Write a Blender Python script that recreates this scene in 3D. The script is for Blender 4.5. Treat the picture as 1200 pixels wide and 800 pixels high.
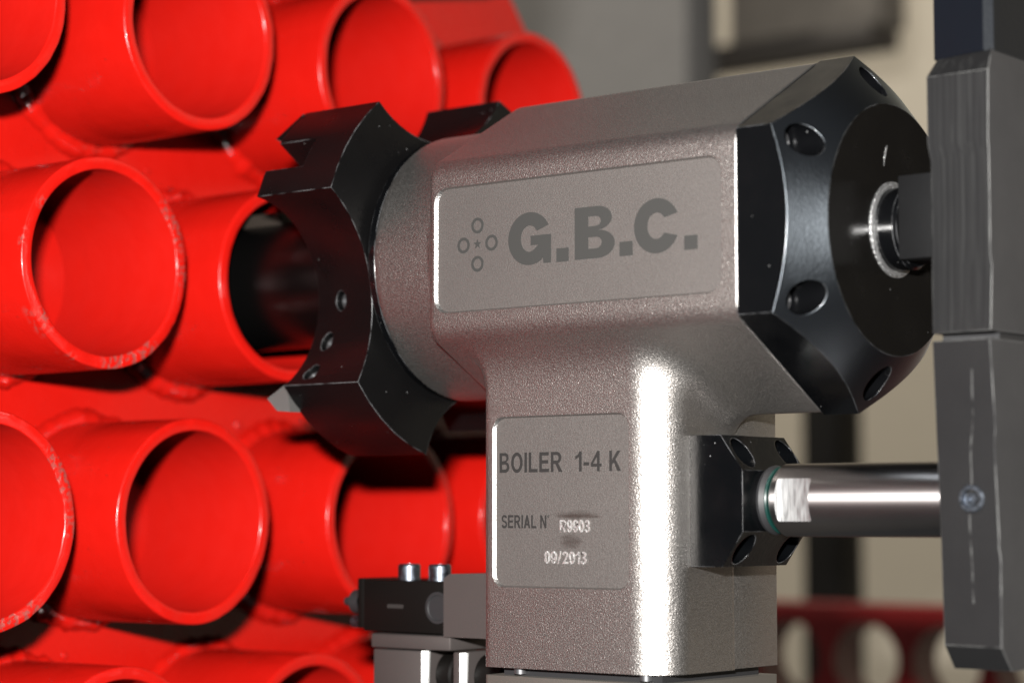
import bpy, bmesh, math, random
import numpy as np
from mathutils import Vector, Matrix, noise

# ------------------------------------------------------------------ scene, camera, light
S = bpy.context.scene
COL = S.collection
for o in list(bpy.data.objects):
    bpy.data.objects.remove(o, do_unlink=True)
rnd = random.Random(7)
R = math.radians
PI = math.pi

cam_d = bpy.data.cameras.new('camera')
cam = bpy.data.objects.new('camera', cam_d)
COL.objects.link(cam)
S.camera = cam
cam_d.sensor_width = 36.0
cam_d.sensor_fit = 'HORIZONTAL'
cam_d.lens = 2600 / 1200 * 36
cam_d.clip_start = 0.01
cam_d.clip_end = 50
cam_d.dof.use_dof = True
cam_d.dof.focus_distance = 0.578
cam_d.dof.aperture_fstop = 8.0
cam_d.dof.aperture_blades = 7
CAM = Vector((0.4823, -0.4811, -0.0705))
cx = Vector((0.7740, 0.6332, 0.0))            # camera right
cy = Vector((0.0498, -0.0608, 0.9969))        # camera up
cz = cx.cross(cy)
cam.matrix_world = Matrix(((cx.x, cy.x, cz.x, CAM.x), (cx.y, cy.y, cz.y, CAM.y), (cx.z, cy.z, cz.z, CAM.z), (0, 0, 0, 1)))

W = bpy.data.worlds.new('World')
S.world = W
W.use_nodes = True
bgn = W.node_tree.nodes['Background']
bgn.inputs[0].default_value = (0.93, 0.97, 1.0, 1)
bgn.inputs[1].default_value = 0.065

def area_light(name, loc, target, size, size_y, power, color):
    ld = bpy.data.lights.new(name, 'AREA')
    ld.shape = 'RECTANGLE'
    ld.size, ld.size_y, ld.energy, ld.color = size, size_y, power, color
    o = bpy.data.objects.new(name, ld)
    COL.objects.link(o)
    o.location = loc
    o.rotation_euler = (Vector(target) - Vector(loc)).to_track_quat('-Z', 'Y').to_euler()
    return o
# the camera's pop-up flash, a little above the lens
flash_pos = CAM + cy * 0.066 - cx * 0.026 - cz * 0.03
area_light('camera_flash', flash_pos, (0.13, -0.02, -0.03), 0.030, 0.014, 13.5, (1.0, 0.98, 0.95))
# unseen spots added to brighten the wall and the things behind
def spot(name, loc, target, angle, power, color, radius=0.15):
    ld = bpy.data.lights.new(name, 'SPOT')
    ld.energy, ld.color, ld.spot_size, ld.spot_blend, ld.shadow_soft_size = power, color, R(angle), 0.5, radius
    o = bpy.data.objects.new(name, ld)
    COL.objects.link(o)
    o.location = loc
    o.rotation_euler = (Vector(target) - Vector(loc)).to_track_quat('-Z', 'Y').to_euler()
    return o
spot('added_wall_spot', (-1.6, 0.1, 3.0), (-0.62, 1.4, -0.12), 40, 640, (1.0, 0.93, 0.82))

spot('added_wall_spot', (1.2, 0.3, 1.85), (1.5, 1.4, 0.2), 75, 150, (1.0, 0.92, 0.80))  # second added spot, brightens the wall that the black parts reflect
S.cycles.diffuse_bounces = 0

vs = S.view_settings
vs.view_transform = 'Standard'
vs.look = 'None'
vs.exposure = 0
vs.gamma = 1
vs.use_curve_mapping = False

# ------------------------------------------------------------------ materials
class NT:
    def __init__(self, name):
        self.m = bpy.data.materials.new(name)
        self.m.use_nodes = True
        self.t = self.m.node_tree
        self.p = self.t.nodes['Principled BSDF']
    def n(self, typ, **kw):
        nd = self.t.nodes.new(typ)
        for k, v in kw.items():
            if k.startswith('i_'):
                nd.inputs[k[2:]].default_value = v
            else:
                setattr(nd, k, v)
        return nd
    def l(self, a, b):
        self.t.links.new(a, b)
    def obj(self):
        return self.n('ShaderNodeTexCoord').outputs['Object']
    def noise(self, scale, detail=2, vec=None, rough=0.5):
        nd = self.n('ShaderNodeTexNoise')
        nd.inputs['Scale'].default_value = scale
        nd.inputs['Detail'].default_value = detail
        nd.inputs['Roughness'].default_value = rough
        self.l(vec if vec else self.obj(), nd.inputs['Vector'])
        return nd.outputs['Fac']
    def ramp(self, fac, a, b, ca=(0, 0, 0, 1), cb=(1, 1, 1, 1)):
        r = self.n('ShaderNodeValToRGB')
        r.color_ramp.elements[0].position = a
        r.color_ramp.elements[1].position = b
        r.color_ramp.elements[0].color = ca
        r.color_ramp.elements[1].color = cb
        self.l(fac, r.inputs[0])
        return r.outputs[0]
    def math(self, op, a, b=None):
        nd = self.n('ShaderNodeMath', operation=op)
        for i, v in enumerate((a, b)):
            if v is None:
                continue
            if isinstance(v, (int, float)):
                nd.inputs[i].default_value = v
            else:
                self.l(v, nd.inputs[i])
        return nd.outputs[0]
    def mix(self, fac, a, b):
        nd = self.n('ShaderNodeMix', data_type='RGBA')
        if isinstance(fac, (int, float)):
            nd.inputs[0].default_value = fac
        else:
            self.l(fac, nd.inputs[0])
        for i, v in ((6, a), (7, b)):
            if isinstance(v, tuple):
                nd.inputs[i].default_value = v
            else:
                self.l(v, nd.inputs[i])
        return nd.outputs[2]
    def set(self, **kw):
        for k, v in kw.items():
            self.p.inputs[k.replace('_', ' ')].default_value = v
    def bump(self, h, dist, strength=1.0, normal=None):
        b = self.n('ShaderNodeBump')
        b.inputs['Distance'].default_value = dist
        b.inputs['Strength'].default_value = strength
        self.l(h, b.inputs['Height'])
        if normal is not None:
            self.l(normal, b.inputs['Normal'])
        return b.outputs[0]
    def bevel(self, radius):
        b = self.n('ShaderNodeBevel', samples=4)
        b.inputs['Radius'].default_value = radius
        return b.outputs[0]
    def edge(self, radius, lo=0.002, hi=0.06):
        """mask that is 1 on a worn convex edge"""
        bn = self.bevel(radius)
        g = self.n('ShaderNodeNewGeometry')
        d = self.n('ShaderNodeVectorMath', operation='DOT_PRODUCT')
        self.l(bn, d.inputs[0])
        self.l(g.outputs['Normal'], d.inputs[1])
        one = self.math('SUBTRACT', 1.0, d.outputs['Value'])
        return self.ramp(one, lo, hi), bn

def flat(name, col, rough=0.5, metal=0.0, nscale=None, nd=0.0001, var=0.0, spec=0.5):
    t = NT(name)
    c = (*col, 1)
    t.set(Base_Color=c, Roughness=rough, Metallic=metal, Specular_IOR_Level=spec)
    if nscale:
        f = t.noise(nscale, 3)
        t.l(t.bump(f, nd), t.p.inputs['Normal'])
    if var:
        f2 = t.noise(60, 4)
        lo = tuple(x * (1 - var) for x in col) + (1,)
        hi = tuple(min(1, x * (1 + var)) for x in col) + (1,)
        t.l(t.mix(f2, lo, hi), t.p.inputs['Base Color'])
    return t.m

def m_red(name, chips, rlo=0.2, rhi=0.32, coat=0.15, spec=0.35):
    t = NT(name)
    v = t.obj()
    f = t.noise(45, 4, v)
    base = t.mix(f, (0.355, 0.0044, 0.0026, 1), (0.40, 0.0062, 0.0033, 1))
    t.set(Specular_IOR_Level=spec)
    peel = t.noise(420, 2, v)
    lump = t.noise(70, 3, v)
    h = t.math('ADD', t.math('MULTIPLY', peel, 0.2), lump)
    rr = t.ramp(t.noise(160, 4, v), 0.3, 0.75, (rlo,) * 3 + (1,), (rhi,) * 3 + (1,))
    if chips:
        sx = t.n('ShaderNodeSeparateXYZ')
        t.l(v, sx.inputs[0])
        near = t.ramp(sx.outputs['X'], 0.4985, 0.5, (0, 0, 0, 1), (1, 1, 1, 1))
        # object X of the rim is 0: shift into the ramp's range
        sh = t.math('ADD', sx.outputs['X'], 0.5012)
        t.l(sh, near.node.inputs[0])
        big = t.ramp(t.noise(55, 2, v), 0.52, 0.60)
        fine = t.ramp(t.noise(620, 5, v), 0.49, 0.56)
        mask = t.math('MULTIPLY', t.math('MULTIPLY', big, fine), near)
        mask = t.math('MULTIPLY', mask, chips * 0.4)
        steel = t.mix(t.noise(900, 3, v), (0.10, 0.06, 0.05, 1), (0.26, 0.18, 0.16, 1))
        base = t.mix(mask, base, steel)
        t.l(t.math('MULTIPLY', mask, 0.75), t.p.inputs['Metallic'])
        h = t.math('SUBTRACT', h, t.math('MULTIPLY', mask, 0.6))
    t.l(base, t.p.inputs['Base Color'])
    t.l(rr, t.p.inputs['Roughness'])
    t.l(t.bump(h, 0.00028), t.p.inputs['Normal'])
    t.set(Coat_Weight=coat, Coat_Roughness=0.08)
    return t.m

def m_cast(name, rough, grain, depth, col, metal=1.0, speck=0.3, wear=0.0, smear=False):
    t = NT(name)
    v = t.obj()
    big = t.noise(38, 4, v)
    c = t.mix(big, tuple(x * 0.92 for x in col) + (1,), tuple(x * 1.08 for x in col) + (1,))
    g = t.noise(grain, 1, v)
    g2 = t.noise(grain * 1.9, 1, v)
    gr = t.ramp(g2, 0.30, 0.72, (1 - speck,) * 3 + (1,), (1 + speck * 1.3,) * 3 + (1,))
    mu = t.n('ShaderNodeMix', data_type='RGBA', blend_type='MULTIPLY')
    mu.inputs[0].default_value = 1.0
    t.l(c, mu.inputs[6])
    t.l(gr, mu.inputs[7])
    c = mu.outputs[2]
    if smear:
        sx = t.n('ShaderNodeSeparateXYZ')
        t.l(v, sx.inputs[0])
        mp = t.n('ShaderNodeMapping')
        mp.inputs['Scale'].default_value = (0.25, 1, 1)
        t.l(v, mp.inputs['Vector'])
        rag = t.noise(900, 3, mp.outputs[0])
        for (cx0, cz0, rx, rz) in ((0.1345, -0.0700, 0.0075, 0.0013), (0.1320, -0.0768, 0.0038, 0.0022), (0.1345, -0.0704, 0.0085, 0.0006)):
            dx = t.math('MULTIPLY', t.math('SUBTRACT', sx.outputs['X'], cx0), 1 / rx)
            dz = t.math('MULTIPLY', t.math('SUBTRACT', sx.outputs['Z'], cz0), 1 / rz)
            d = t.math('ADD', t.math('ADD', t.math('MULTIPLY', dx, dx), t.math('MULTIPLY', dz, dz)), t.math('MULTIPLY', t.math('SUBTRACT', rag, 0.5), 1.6))
            mk = t.ramp(d, 0.1, 1.2, (0.55, 0.55, 0.55, 1), (0, 0, 0, 1))
            c = t.mix(mk, c, (0.05, 0.035, 0.03, 1))
    t.l(t.ramp(g, 0.3, 0.7, (rough - .05,) * 3 + (1,), (rough + .06,) * 3 + (1,)), t.p.inputs['Roughness'])
    if wear:
        e, bn = t.edge(0.00035, 0.02, 0.12)
        c = t.mix(t.math('MULTIPLY', e, wear), c, (0.85, 0.85, 0.83, 1))
    else:
        bn = t.bevel(0.00012)
    t.l(c, t.p.inputs['Base Color'])
    t.set(Metallic=metal)
    h = t.math('ADD', g, t.math('MULTIPLY', g2, 0.5))
    t.l(t.bump(h, depth, 1.0, bn), t.p.inputs['Normal'])
    return t.m

def m_black(name, rough=0.3, col=(0.006, 0.0065, 0.008), wear=0.6, edge_r=0.00035, dust=True, grain=900, spec=0.5):
    t = NT(name)
    v = t.obj()
    e, bn = t.edge(edge_r, 0.01, 0.12)
    patch = t.ramp(t.noise(240, 4, v), 0.40, 0.62)
    e2 = t.math('MULTIPLY', t.math('MULTIPLY', e, patch), wear)
    base = t.mix(e2, (*col, 1), (0.55, 0.56, 0.58, 1))
    if dust:
        vo = t.n('ShaderNodeTexVoronoi')
        vo.inputs['Scale'].default_value = 420
        t.l(v, vo.inputs['Vector'])
        spk = t.ramp(vo.outputs['Distance'], 0.045, 0.075, (1, 1, 1, 1), (0, 0, 0, 1))
        spk = t.math('MULTIPLY', spk, t.ramp(t.noise(130, 2, v), 0.56, 0.64))
        base = t.mix(t.math('MULTIPLY', spk, 0.45), base, (0.5, 0.5, 0.5, 1))
    t.l(base, t.p.inputs['Base Color'])
    t.set(Specular_IOR_Level=spec)
    t.l(t.ramp(t.noise(90, 5, v), 0.3, 0.75, (rough - .06,) * 3 + (1,), (rough + .1,) * 3 + (1,)), t.p.inputs['Roughness'])
    t.l(t.math('MULTIPLY', e2, 0.9), t.p.inputs['Metallic'])
    t.l(t.bump(t.noise(grain, 3, v), 0.00003, 1.0, bn), t.p.inputs['Normal'])
    return t.m

def m_plate(name, milled, scratch, k=0.85):
    t = NT(name)
    v = t.obj()
    sx = t.n('ShaderNodeSeparateXYZ')
    t.l(v, sx.inputs[0])
    e, bn = t.edge(0.0004, 0.01, 0.10)
    patch = t.ramp(t.noise(120, 4, v), 0.36, 0.58)
    e2 = t.math('MULTIPLY', t.math('MULTIPLY', e, patch), 0.3)
    mp = t.n('ShaderNodeMapping')
    mp.inputs['Scale'].default_value = (1, 1, 0.02) if milled else (1, 1, 1)
    t.l(v, mp.inputs['Vector'])
    st = t.noise(800, 3, mp.outputs[0])
    f = t.noise(55, 5, v, 0.65)
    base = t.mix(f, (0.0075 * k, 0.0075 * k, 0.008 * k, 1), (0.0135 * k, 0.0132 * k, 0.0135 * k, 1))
    if milled:
        base = t.mix(t.ramp(st, 0.48, 0.75), base, (0.0155, 0.0155, 0.0155, 1))
    base = t.mix(e2, base, (0.62, 0.62, 0.60, 1))
    if scratch:
        wob = t.math('MULTIPLY', t.math('SUBTRACT', t.noise(34, 1, v), 0.5), 0.0060)
        dx = t.math('ABSOLUTE', t.math('ADD', t.math('ADD', sx.outputs['X'], wob), -0.2392))
        ln = t.math('LESS_THAN', dx, 0.00022)
        brk = t.ramp(t.noise(240, 3, v), 0.38, 0.56)
        front = t.math('LESS_THAN', t.math('ABSOLUTE', t.math('ADD', sx.outputs['Z'], 0.0635)), 0.027)
        ln = t.math('MULTIPLY', t.math('MULTIPLY', ln, brk), front)
        base = t.mix(t.math('MULTIPLY', ln, 0.5), base, (0.10, 0.10, 0.098, 1))
    t.l(base, t.p.inputs['Base Color'])
    t.set(Roughness=0.5, Specular_IOR_Level=0.25)
    t.l(t.math('MULTIPLY', e2, 0.8), t.p.inputs['Metallic'])
    h = t.noise(1500, 3, v)
    if milled:
        wv = t.n('ShaderNodeTexWave', wave_type='BANDS', bands_direction='X')
        wv.inputs['Scale'].default_value = 200
        wv.inputs['Distortion'].default_value = 1.3
        wv.inputs['Detail'].default_value = 2
        wv.inputs['Detail Scale'].default_value = 0.5
        t.l(mp.outputs[0], wv.inputs['Vector'])
        h = t.math('ADD', t.math('MULTIPLY', h, 0.25), wv.outputs['Fac'])
        t.l(t.bump(h, 0.000022, 1.0, bn), t.p.inputs['Normal'])
    else:
        t.l(t.bump(h, 0.00006, 1.0, bn), t.p.inputs['Normal'])
    return t.m

def m_steel(name, col, rough, axis_scale=(1, 1, 1), nscale=900, depth=0.00002):
    t = NT(name)
    mp = t.n('ShaderNodeMapping')
    mp.inputs['Scale'].default_value = axis_scale
    t.l(t.obj(), mp.inputs['Vector'])
    f = t.noise(nscale, 3, mp.outputs[0])
    t.set(Base_Color=(*col, 1), Metallic=1.0)
    t.l(t.ramp(f, 0.3, 0.7, (rough * .75,) * 3 + (1,), (rough * 1.3,) * 3 + (1,)), t.p.inputs['Roughness'])
    t.l(t.bump(f, depth), t.p.inputs['Normal'])
    return t.m

M = {}
M['red'] = m_red('red_paint', 0.0)
M['red_chipped'] = m_red('red_paint_chipped_rim', 1.0)
M['red_inside'] = m_red('red_primer_inside', 0.0, 0.5, 0.65, 0.0, 0.10)
M['red_weld'] = m_red('red_paint_on_welds', 0.0, 0.10, 0.22, 0.5, 0.5)
M['cast'] = m_cast('blasted_nickel_casting', 0.432, 2600, 0.00013, (0.350, 0.331, 0.314), 1.0, 0.16)
M['cast_edge'] = m_cast('bright_lip_and_lit_wall', 0.40, 2600, 0.00010, (0.36, 0.35, 0.34), 1.0, 0.15)  # metal of the lip; also paints the lit wall of the panel recesses
M['panel'] = m_cast('fine_blasted_panel', 0.58, 3200, 0.00007, (0.160, 0.147, 0.139), 0.85, 0.12, 0.0, True)
M['smooth_grey'] = flat('grey_machined_face', (0.20, 0.185, 0.165), 0.52, 0.85, 1800, 0.00003, 0.06)
M['black'] = m_black('black_oxide', 0.17, (0.0018, 0.0019, 0.0022), 0.38, spec=0.4)
t = NT('black_turned_cone')
v = t.obj()
df = t.n('ShaderNodeBsdfDiffuse')
df.inputs['Color'].default_value = (0.003, 0.0032, 0.0036, 1)
gl = t.n('ShaderNodeBsdfAnisotropic', distribution='BECKMANN')
gl.inputs['Color'].default_value = (0.80, 0.90, 1.0, 1)
t.l(t.ramp(t.noise(700, 3, v), 0.3, 0.7, (0.455, 0.455, 0.455, 1), (0.47, 0.47, 0.47, 1)), gl.inputs['Roughness'])
fr = t.n('ShaderNodeFresnel')
fr.inputs[0].default_value = 2.5
ms = t.n('ShaderNodeMixShader')
bn_ = t.bump(t.noise(1400, 3, v), 0.00003, 1.0, t.bevel(0.0003))
for q in (df, gl):
    t.l(bn_, q.inputs['Normal'])
t.l(fr.outputs[0], ms.inputs[0])
t.l(df.outputs[0], ms.inputs[1])
t.l(gl.outputs[0], ms.inputs[2])
t.l(ms.outputs[0], t.t.nodes['Material Output'].inputs['Surface'])
M['black_turned'] = t.m
M['black_disc'] = m_black('black_faced_disc', 0.2, (0.0042, 0.0038, 0.0034), 0.5)
M['cutter'] = m_black('black_cutter_finish', 0.3, (0.0026, 0.0025, 0.0026), 0.3, 0.0004, True, 900, 0.16)
M['flange'] = m_black('black_anodised', 0.21, (0.0012, 0.0014, 0.0017), 0.25, 0.0003, spec=0.33)
M['mandrel'] = flat('oiled_black_steel', (0.0016, 0.0015, 0.0015), 0.3)
for n_ in M['mandrel'].node_tree.nodes:
    if n_.type == 'BSDF_PRINCIPLED':
        n_.inputs['Specular IOR Level'].default_value = 0.2
M['drive'] = flat('dark_drive_steel', (0.0042, 0.0042, 0.0045), 0.6, 0.0, 900, 0.00004, 0.3, 0.12)
M['rubber'] = flat('black_rubber', (0.012, 0.012, 0.013), 0.55)
M['screw'] = flat('dark_screw_steel', (0.12, 0.12, 0.125), 0.45, 0.8)
M['carbide'] = flat('grey_carbide', (0.085, 0.083, 0.08), 0.4, 0.3)
M['plate'] = m_plate('worn_dark_plate', False, True)
M['plate_milled'] = m_plate('milled_dark_plate', True, False, 0.75)
M['plate_lit_side'] = m_plate('lit_side_dark_plate', False, False, 2.9)  # lighter copy of the plate: light on the near side put into the colour
M['blue_steel'] = flat('blued_steel', (0.0025, 0.0038, 0.006), 0.42, 0.0, 900, 0.00004, 0.2, 0.2)
t = NT('ground_rod_steel')
tg = t.n('ShaderNodeTangent', direction_type='RADIAL', axis='X')
t.l(tg.outputs[0], t.p.inputs['Tangent'])
t.set(Metallic=1.0, Roughness=0.36, Anisotropic=0.93, Anisotropic_Rotation=0.25)
t.l(t.mix(t.noise(160, 4), (0.36, 0.335, 0.33, 1), (0.42, 0.395, 0.39, 1)), t.p.inputs['Base Color'])
M['chrome'] = t.m
M['flat_cut'] = m_steel('milled_flat_steel', (0.42, 0.42, 0.42), 0.55, (1, 1, 0.12), 1600, 0.00004)
M['seal'] = flat('green_seal', (0.003, 0.022, 0.018), 0.3)
M['ink'] = flat('etched_grey_ink', (0.017, 0.0163, 0.015), 0.8, 0.0, 2600, 0.00003)
M['ink_dark'] = flat('etched_brown_ink', (0.010, 0.0085, 0.008), 0.8, 0.0, 2600, 0.00003, 0, 0.35)
t = NT('stamped_bright_metal')
v = t.obj()
nz = t.ramp(t.noise(1000, 2, v), 0.28, 0.42)
t.l(t.mix(nz, (0.09, 0.08, 0.076, 1), (0.62, 0.62, 0.61, 1)), t.p.inputs['Base Color'])
t.l(t.bump(t.noise(1100, 2, v), 0.0003), t.p.inputs['Normal'])
t.set(Metallic=0.9, Roughness=0.5)
M['stamp'] = t.m
M['bright_strip'] = flat('bright_strip_metal', (0.8, 0.8, 0.78), 0.5, 0.6)
M['worn_ring'] = m_steel('worn_bright_ring', (0.62, 0.62, 0.62), 0.45, (1, 1, 1), 1600, 0.0005)
M['valve_black'] = flat('valve_black_plastic', (0.0032, 0.0027, 0.0024), 0.45, 0.0, 900, 0.00003, 0, 0.15)
M['valve_print'] = flat('valve_faded_print', (0.015, 0.013, 0.012), 0.6)
M['valve_grey'] = flat('valve_grey_metal', (0.10, 0.086, 0.082), 0.5, 0.7, 1500, 0.00003, 0.05)
M['fitting'] = m_steel('blued_fitting_steel', (0.13, 0.145, 0.17), 0.40)
M['tan'] = flat('tan_jaw_steel', (0.03, 0.023, 0.018), 0.5, 0.4)
M['wall_beige'] = flat('beige_wall_paint', (0.50, 0.45, 0.365), 0.85, 0, 90, 0.0005, 0.04)
M['board_grey'] = flat('grey_board', (0.19, 0.18, 0.168), 0.8, 0, 90, 0.0005, 0.10)
M['rail'] = flat('dark_rail_paint', (0.006, 0.005, 0.004), 0.6, 0, None, 0, 0, 0.2)
M['beam'] = flat('dark_brown_beam_paint', (0.05, 0.042, 0.034), 0.7)
M['lamp_beige'] = flat('brown_beam_paint', (0.19, 0.165, 0.135), 0.7, 0, 60, 0.0005, 0.2)
M['red_far'] = flat('dark_red_paint', (0.15, 0.003, 0.003), 0.45, 0, 90, 0.0003, 0.15)

# ------------------------------------------------------------------ helpers
def link(name, me, mat=None, parent=None, label=None):
    o = bpy.data.objects.new(name, me)
    COL.objects.link(o)
    if mat is not None:
        for m in (mat if isinstance(mat, (list, tuple)) else [mat]):
            me.materials.append(m)
    if parent is not None:
        adopt(o, parent)
    if label:
        o['label'] = label
    return o

def world_loc(o):
    v = Vector(o.location)
    return v if o.parent is None else v + world_loc(o.parent)

def adopt(o, parent):
    o.parent = parent
    o.location = Vector(o.location) - world_loc(parent)

def bm_obj(name, bm, mat, parent=None, sharp=35, label=None):
    bmesh.ops.recalc_face_normals(bm, faces=bm.faces)
    me = bpy.data.meshes.new(name)
    bm.to_mesh(me)
    bm.free()
    shade(me, sharp)
    return link(name, me, mat, parent, label)

def shade(me, sharp=35):
    me.polygons.foreach_set('use_smooth', [True] * len(me.polygons))
    if sharp:
        me.set_sharp_from_angle(angle=R(sharp))
    me.update()

def thing(name, label, cat, loc, group=None):
    o = bpy.data.objects.new(name, None)
    o.empty_display_size = 0.02
    COL.objects.link(o)
    o.location = loc
    o['label'] = label
    o['category'] = cat
    if group:
        o['group'] = group
    return o

def tag(o, label, cat, group=None, kind=None):
    if label: o['label'] = label
    if cat: o['category'] = cat
    if group: o['group'] = group
    if kind: o['kind'] = kind
    return o

def add_box(bm, x0, x1, y0, y1, z0, z1, bev=0.0, seg=2):
    vs_ = [bm.verts.new(p) for p in ((x0, y0, z0), (x1, y0, z0), (x1, y1, z0), (x0, y1, z0), (x0, y0, z1), (x1, y0, z1), (x1, y1, z1), (x0, y1, z1))]
    fs = [bm.faces.new([vs_[i] for i in f]) for f in ((0, 3, 2, 1), (4, 5, 6, 7), (0, 1, 5, 4), (1, 2, 6, 5), (2, 3, 7, 6), (3, 0, 4, 7))]
    if bev:
        es = list({e for f in fs for e in f.edges})
        bmesh.ops.bevel(bm, geom=es, offset=bev, segments=seg, affect='EDGES', profile=0.5)

def frame(axis):
    a = Vector(axis).normalized()
    u = a.orthogonal().normalized()
    return a, u, a.cross(u)

def add_lathe(bm, origin, axis, prof, seg=48, close=False):
    """prof: list of (distance along axis, radius)"""
    o = Vector(origin)
    a, u, w = frame(axis)
    rings = []
    for t, r in prof:
        if r < 1e-7:
            rings.append([bm.verts.new(o + a * t)])
        else:
            rings.append([bm.verts.new(o + a * t + (u * math.cos(2 * PI * k / seg) + w * math.sin(2 * PI * k / seg)) * r) for k in range(seg)])
    n = len(rings)
    for i in range(n if close else n - 1):
        A, B = rings[i], rings[(i + 1) % n]
        for k in range(seg):
            k2 = (k + 1) % seg
            if len(A) == 1 and len(B) == 1:
                continue
            if len(A) == 1:
                bm.faces.new((A[0], B[k2], B[k]))
            elif len(B) == 1:
                bm.faces.new((A[k], A[k2], B[0]))
            else:
                bm.faces.new((A[k], A[k2], B[k2], B[k]))

def add_prism(bm, pts, fn, t0, t1):
    """pts 2D outline; fn(u, v, t) -> 3D point"""
    a = [bm.verts.new(fn(u, v, t0)) for u, v in pts]
    b = [bm.verts.new(fn(u, v, t1)) for u, v in pts]
    n = len(pts)
    bm.faces.new(a)
    bm.faces.new(b[::-1])
    for i in range(n):
        j = (i + 1) % n
        bm.faces.new((a[i], b[i], b[j], a[j]))

def boolean(o, cutters, op='DIFFERENCE'):
    """apply exact booleans, return evaluated mesh in place; cutters are removed"""
    for c in cutters:
        md = o.modifiers.new('b', 'BOOLEAN')
        md.solver = 'EXACT'
        md.operation = op
        md.object = c
    bpy.context.view_layer.update()
    dg = bpy.context.evaluated_depsgraph_get()
    me = bpy.data.meshes.new_from_object(o.evaluated_get(dg), preserve_all_data_layers=True, depsgraph=dg)
    o.modifiers.clear()
    old = o.data
    o.data = me
    me.name = old.name
    bpy.data.meshes.remove(old)
    for c in cutters:
        cm = c.data
        bpy.data.objects.remove(c, do_unlink=True)
        bpy.data.meshes.remove(cm)
    return o

def temp(bm, mat=None):
    bmesh.ops.recalc_face_normals(bm, faces=bm.faces)
    me = bpy.data.meshes.new('temp')
    bm.to_mesh(me)
    bm.free()
    return link('temp', me, mat)

def rrect(u0, u1, v0, v1, r, seg=8):
    pts = []
    for cu, cv, a0 in ((u1 - r, v1 - r, 0), (u0 + r, v1 - r, 90), (u0 + r, v0 + r, 180), (u1 - r, v0 + r, 270)):
        for k in range(seg + 1):
            a = R(a0 + 90 * k / seg)
            pts.append((cu + r * math.cos(a), cv + r * math.sin(a)))
    return pts

# ------------------------------------------------------------------ the setting: wall behind
bm = bmesh.new()
add_box(bm, -3.2, 4.2, 1.4, 1.46, -1.0, 2.2)
tag(bm_obj('wall', bm, M['wall_beige']), None, None, kind='structure')

# ------------------------------------------------------------------ boiler tube sheet with its pipes
PIPE_R, PIPE_W, PIPE_L = 0.030, 0.0036, 0.051
boiler = thing('boiler_tube_sheet', 'bright red painted tube sheet with rows of short open pipes welded on', 'tube sheet', (-PIPE_L, 0, -0.3))
# plate: a big round sheet, pierced by nothing one can see behind the welds
bm = bmesh.new()
add_lathe(bm, (-PIPE_L, -0.010, -0.028), (1, 0, 0), [(-0.014, 0), (-0.014, 0.238), (-0.0125, 0.2395), (-0.0015, 0.2395), (0, 0.238), (0, 0)], 160)
bm_obj('plate', bm, M['red'], boiler)
pitch = 0.0752
rows = [(0.141, [-0.146, -0.0705, 0.006, 0.082]), (0.0722, [-0.193, -0.118, -0.0368, 0.0435, 0.1205]),
        (0.0008, [-0.149, -0.0719, 0.0018, 0.076, 0.150]), (-0.0718, [-0.186, -0.1115, -0.0368, 0.0475, 0.121]),
        (-0.1425, [-0.137, -0.063, 0.013, 0.086]), (-0.213, [-0.11, -0.035, 0.04])]
def pipe_mesh(seed):
    r2 = random.Random(seed)
    bm = bmesh.new()
    ro, ri, e = PIPE_R, PIPE_R - PIPE_W, 0.00045
    prof = [(-0.12, ro), (-0.05, ro), (-e, ro), (-e * .3, ro - e * .3), (0, ro - e), (0, (ro + ri) / 2), (0, ri + e * .9), (-e * .3, ri + e * .2), (-e, ri), (-0.05, ri), (-0.12, ri)]
    add_lathe(bm, (0, 0, 0), (1, 0, 0), prof, 96, close=True)
    off = Vector((r2.uniform(0, 9), r2.uniform(0, 9), r2.uniform(0, 9)))
    for v in bm.verts:        # sawn, slightly uneven mouth
        if v.co.x > -0.004:
            n1 = noise.noise(v.co * 70 + off)
            n2 = noise.noise(v.co * 320 + off)
            v.co.x += n1 * 0.00035 + n2 * 0.00022
            k = 1 + n2 * 0.0035 + n1 * 0.002
            v.co.y *= k
            v.co.z *= k
    for f in bm.faces:
        c_ = f.calc_center_median()
        if c_.x < -0.0012 and math.hypot(c_.y, c_.z) < PIPE_R - PIPE_W * 0.5:
            f.material_index = 1
    bmesh.ops.recalc_face_normals(bm, faces=bm.faces)
    me = bpy.data.meshes.new('pipe')
    bm.to_mesh(me)
    bm.free()
    shade(me, 60)
    return me
def weld_mesh(seed):
    r2 = random.Random(seed)
    bm = bmesh.new()
    seg, ms = 110, 7
    off = Vector((r2.uniform(0, 9), r2.uniform(0, 9), r2.uniform(0, 9)))
    rings = []
    for k in range(seg):
        a = 2 * PI * k / seg
        d = Vector((0, math.cos(a), math.sin(a)))
        w = 0.0042 * (1 + 0.08 * math.sin(k * 2 * PI * 38 / seg) + 0.45 * noise.noise(d * 3.1 + off) + 0.22 * noise.noise(d * 11 + off))
        ring = []
        for j in range(ms):
            t = R(-12 + 114 * j / (ms - 1))
            ring.append(bm.verts.new(d * (PIPE_R - 0.0006 + w * math.cos(t)) + Vector((1, 0, 0)) * (w * math.sin(t) * 0.9)))
        rings.append(ring)
    for k in range(seg):
        A, B = rings[k], rings[(k + 1) % seg]
        for j in range(ms - 1):
            bm.faces.new((A[j], B[j], B[j + 1], A[j + 1]))
    bmesh.ops.recalc_face_normals(bm, faces=bm.faces)
    me = bpy.data.meshes.new('weld_bead')
    bm.to_mesh(me)
    bm.free()
    shade(me, 0)
    return me
weld_vars = [weld_mesh(s) for s in (3, 4, 5)]
pipes = []
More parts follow.
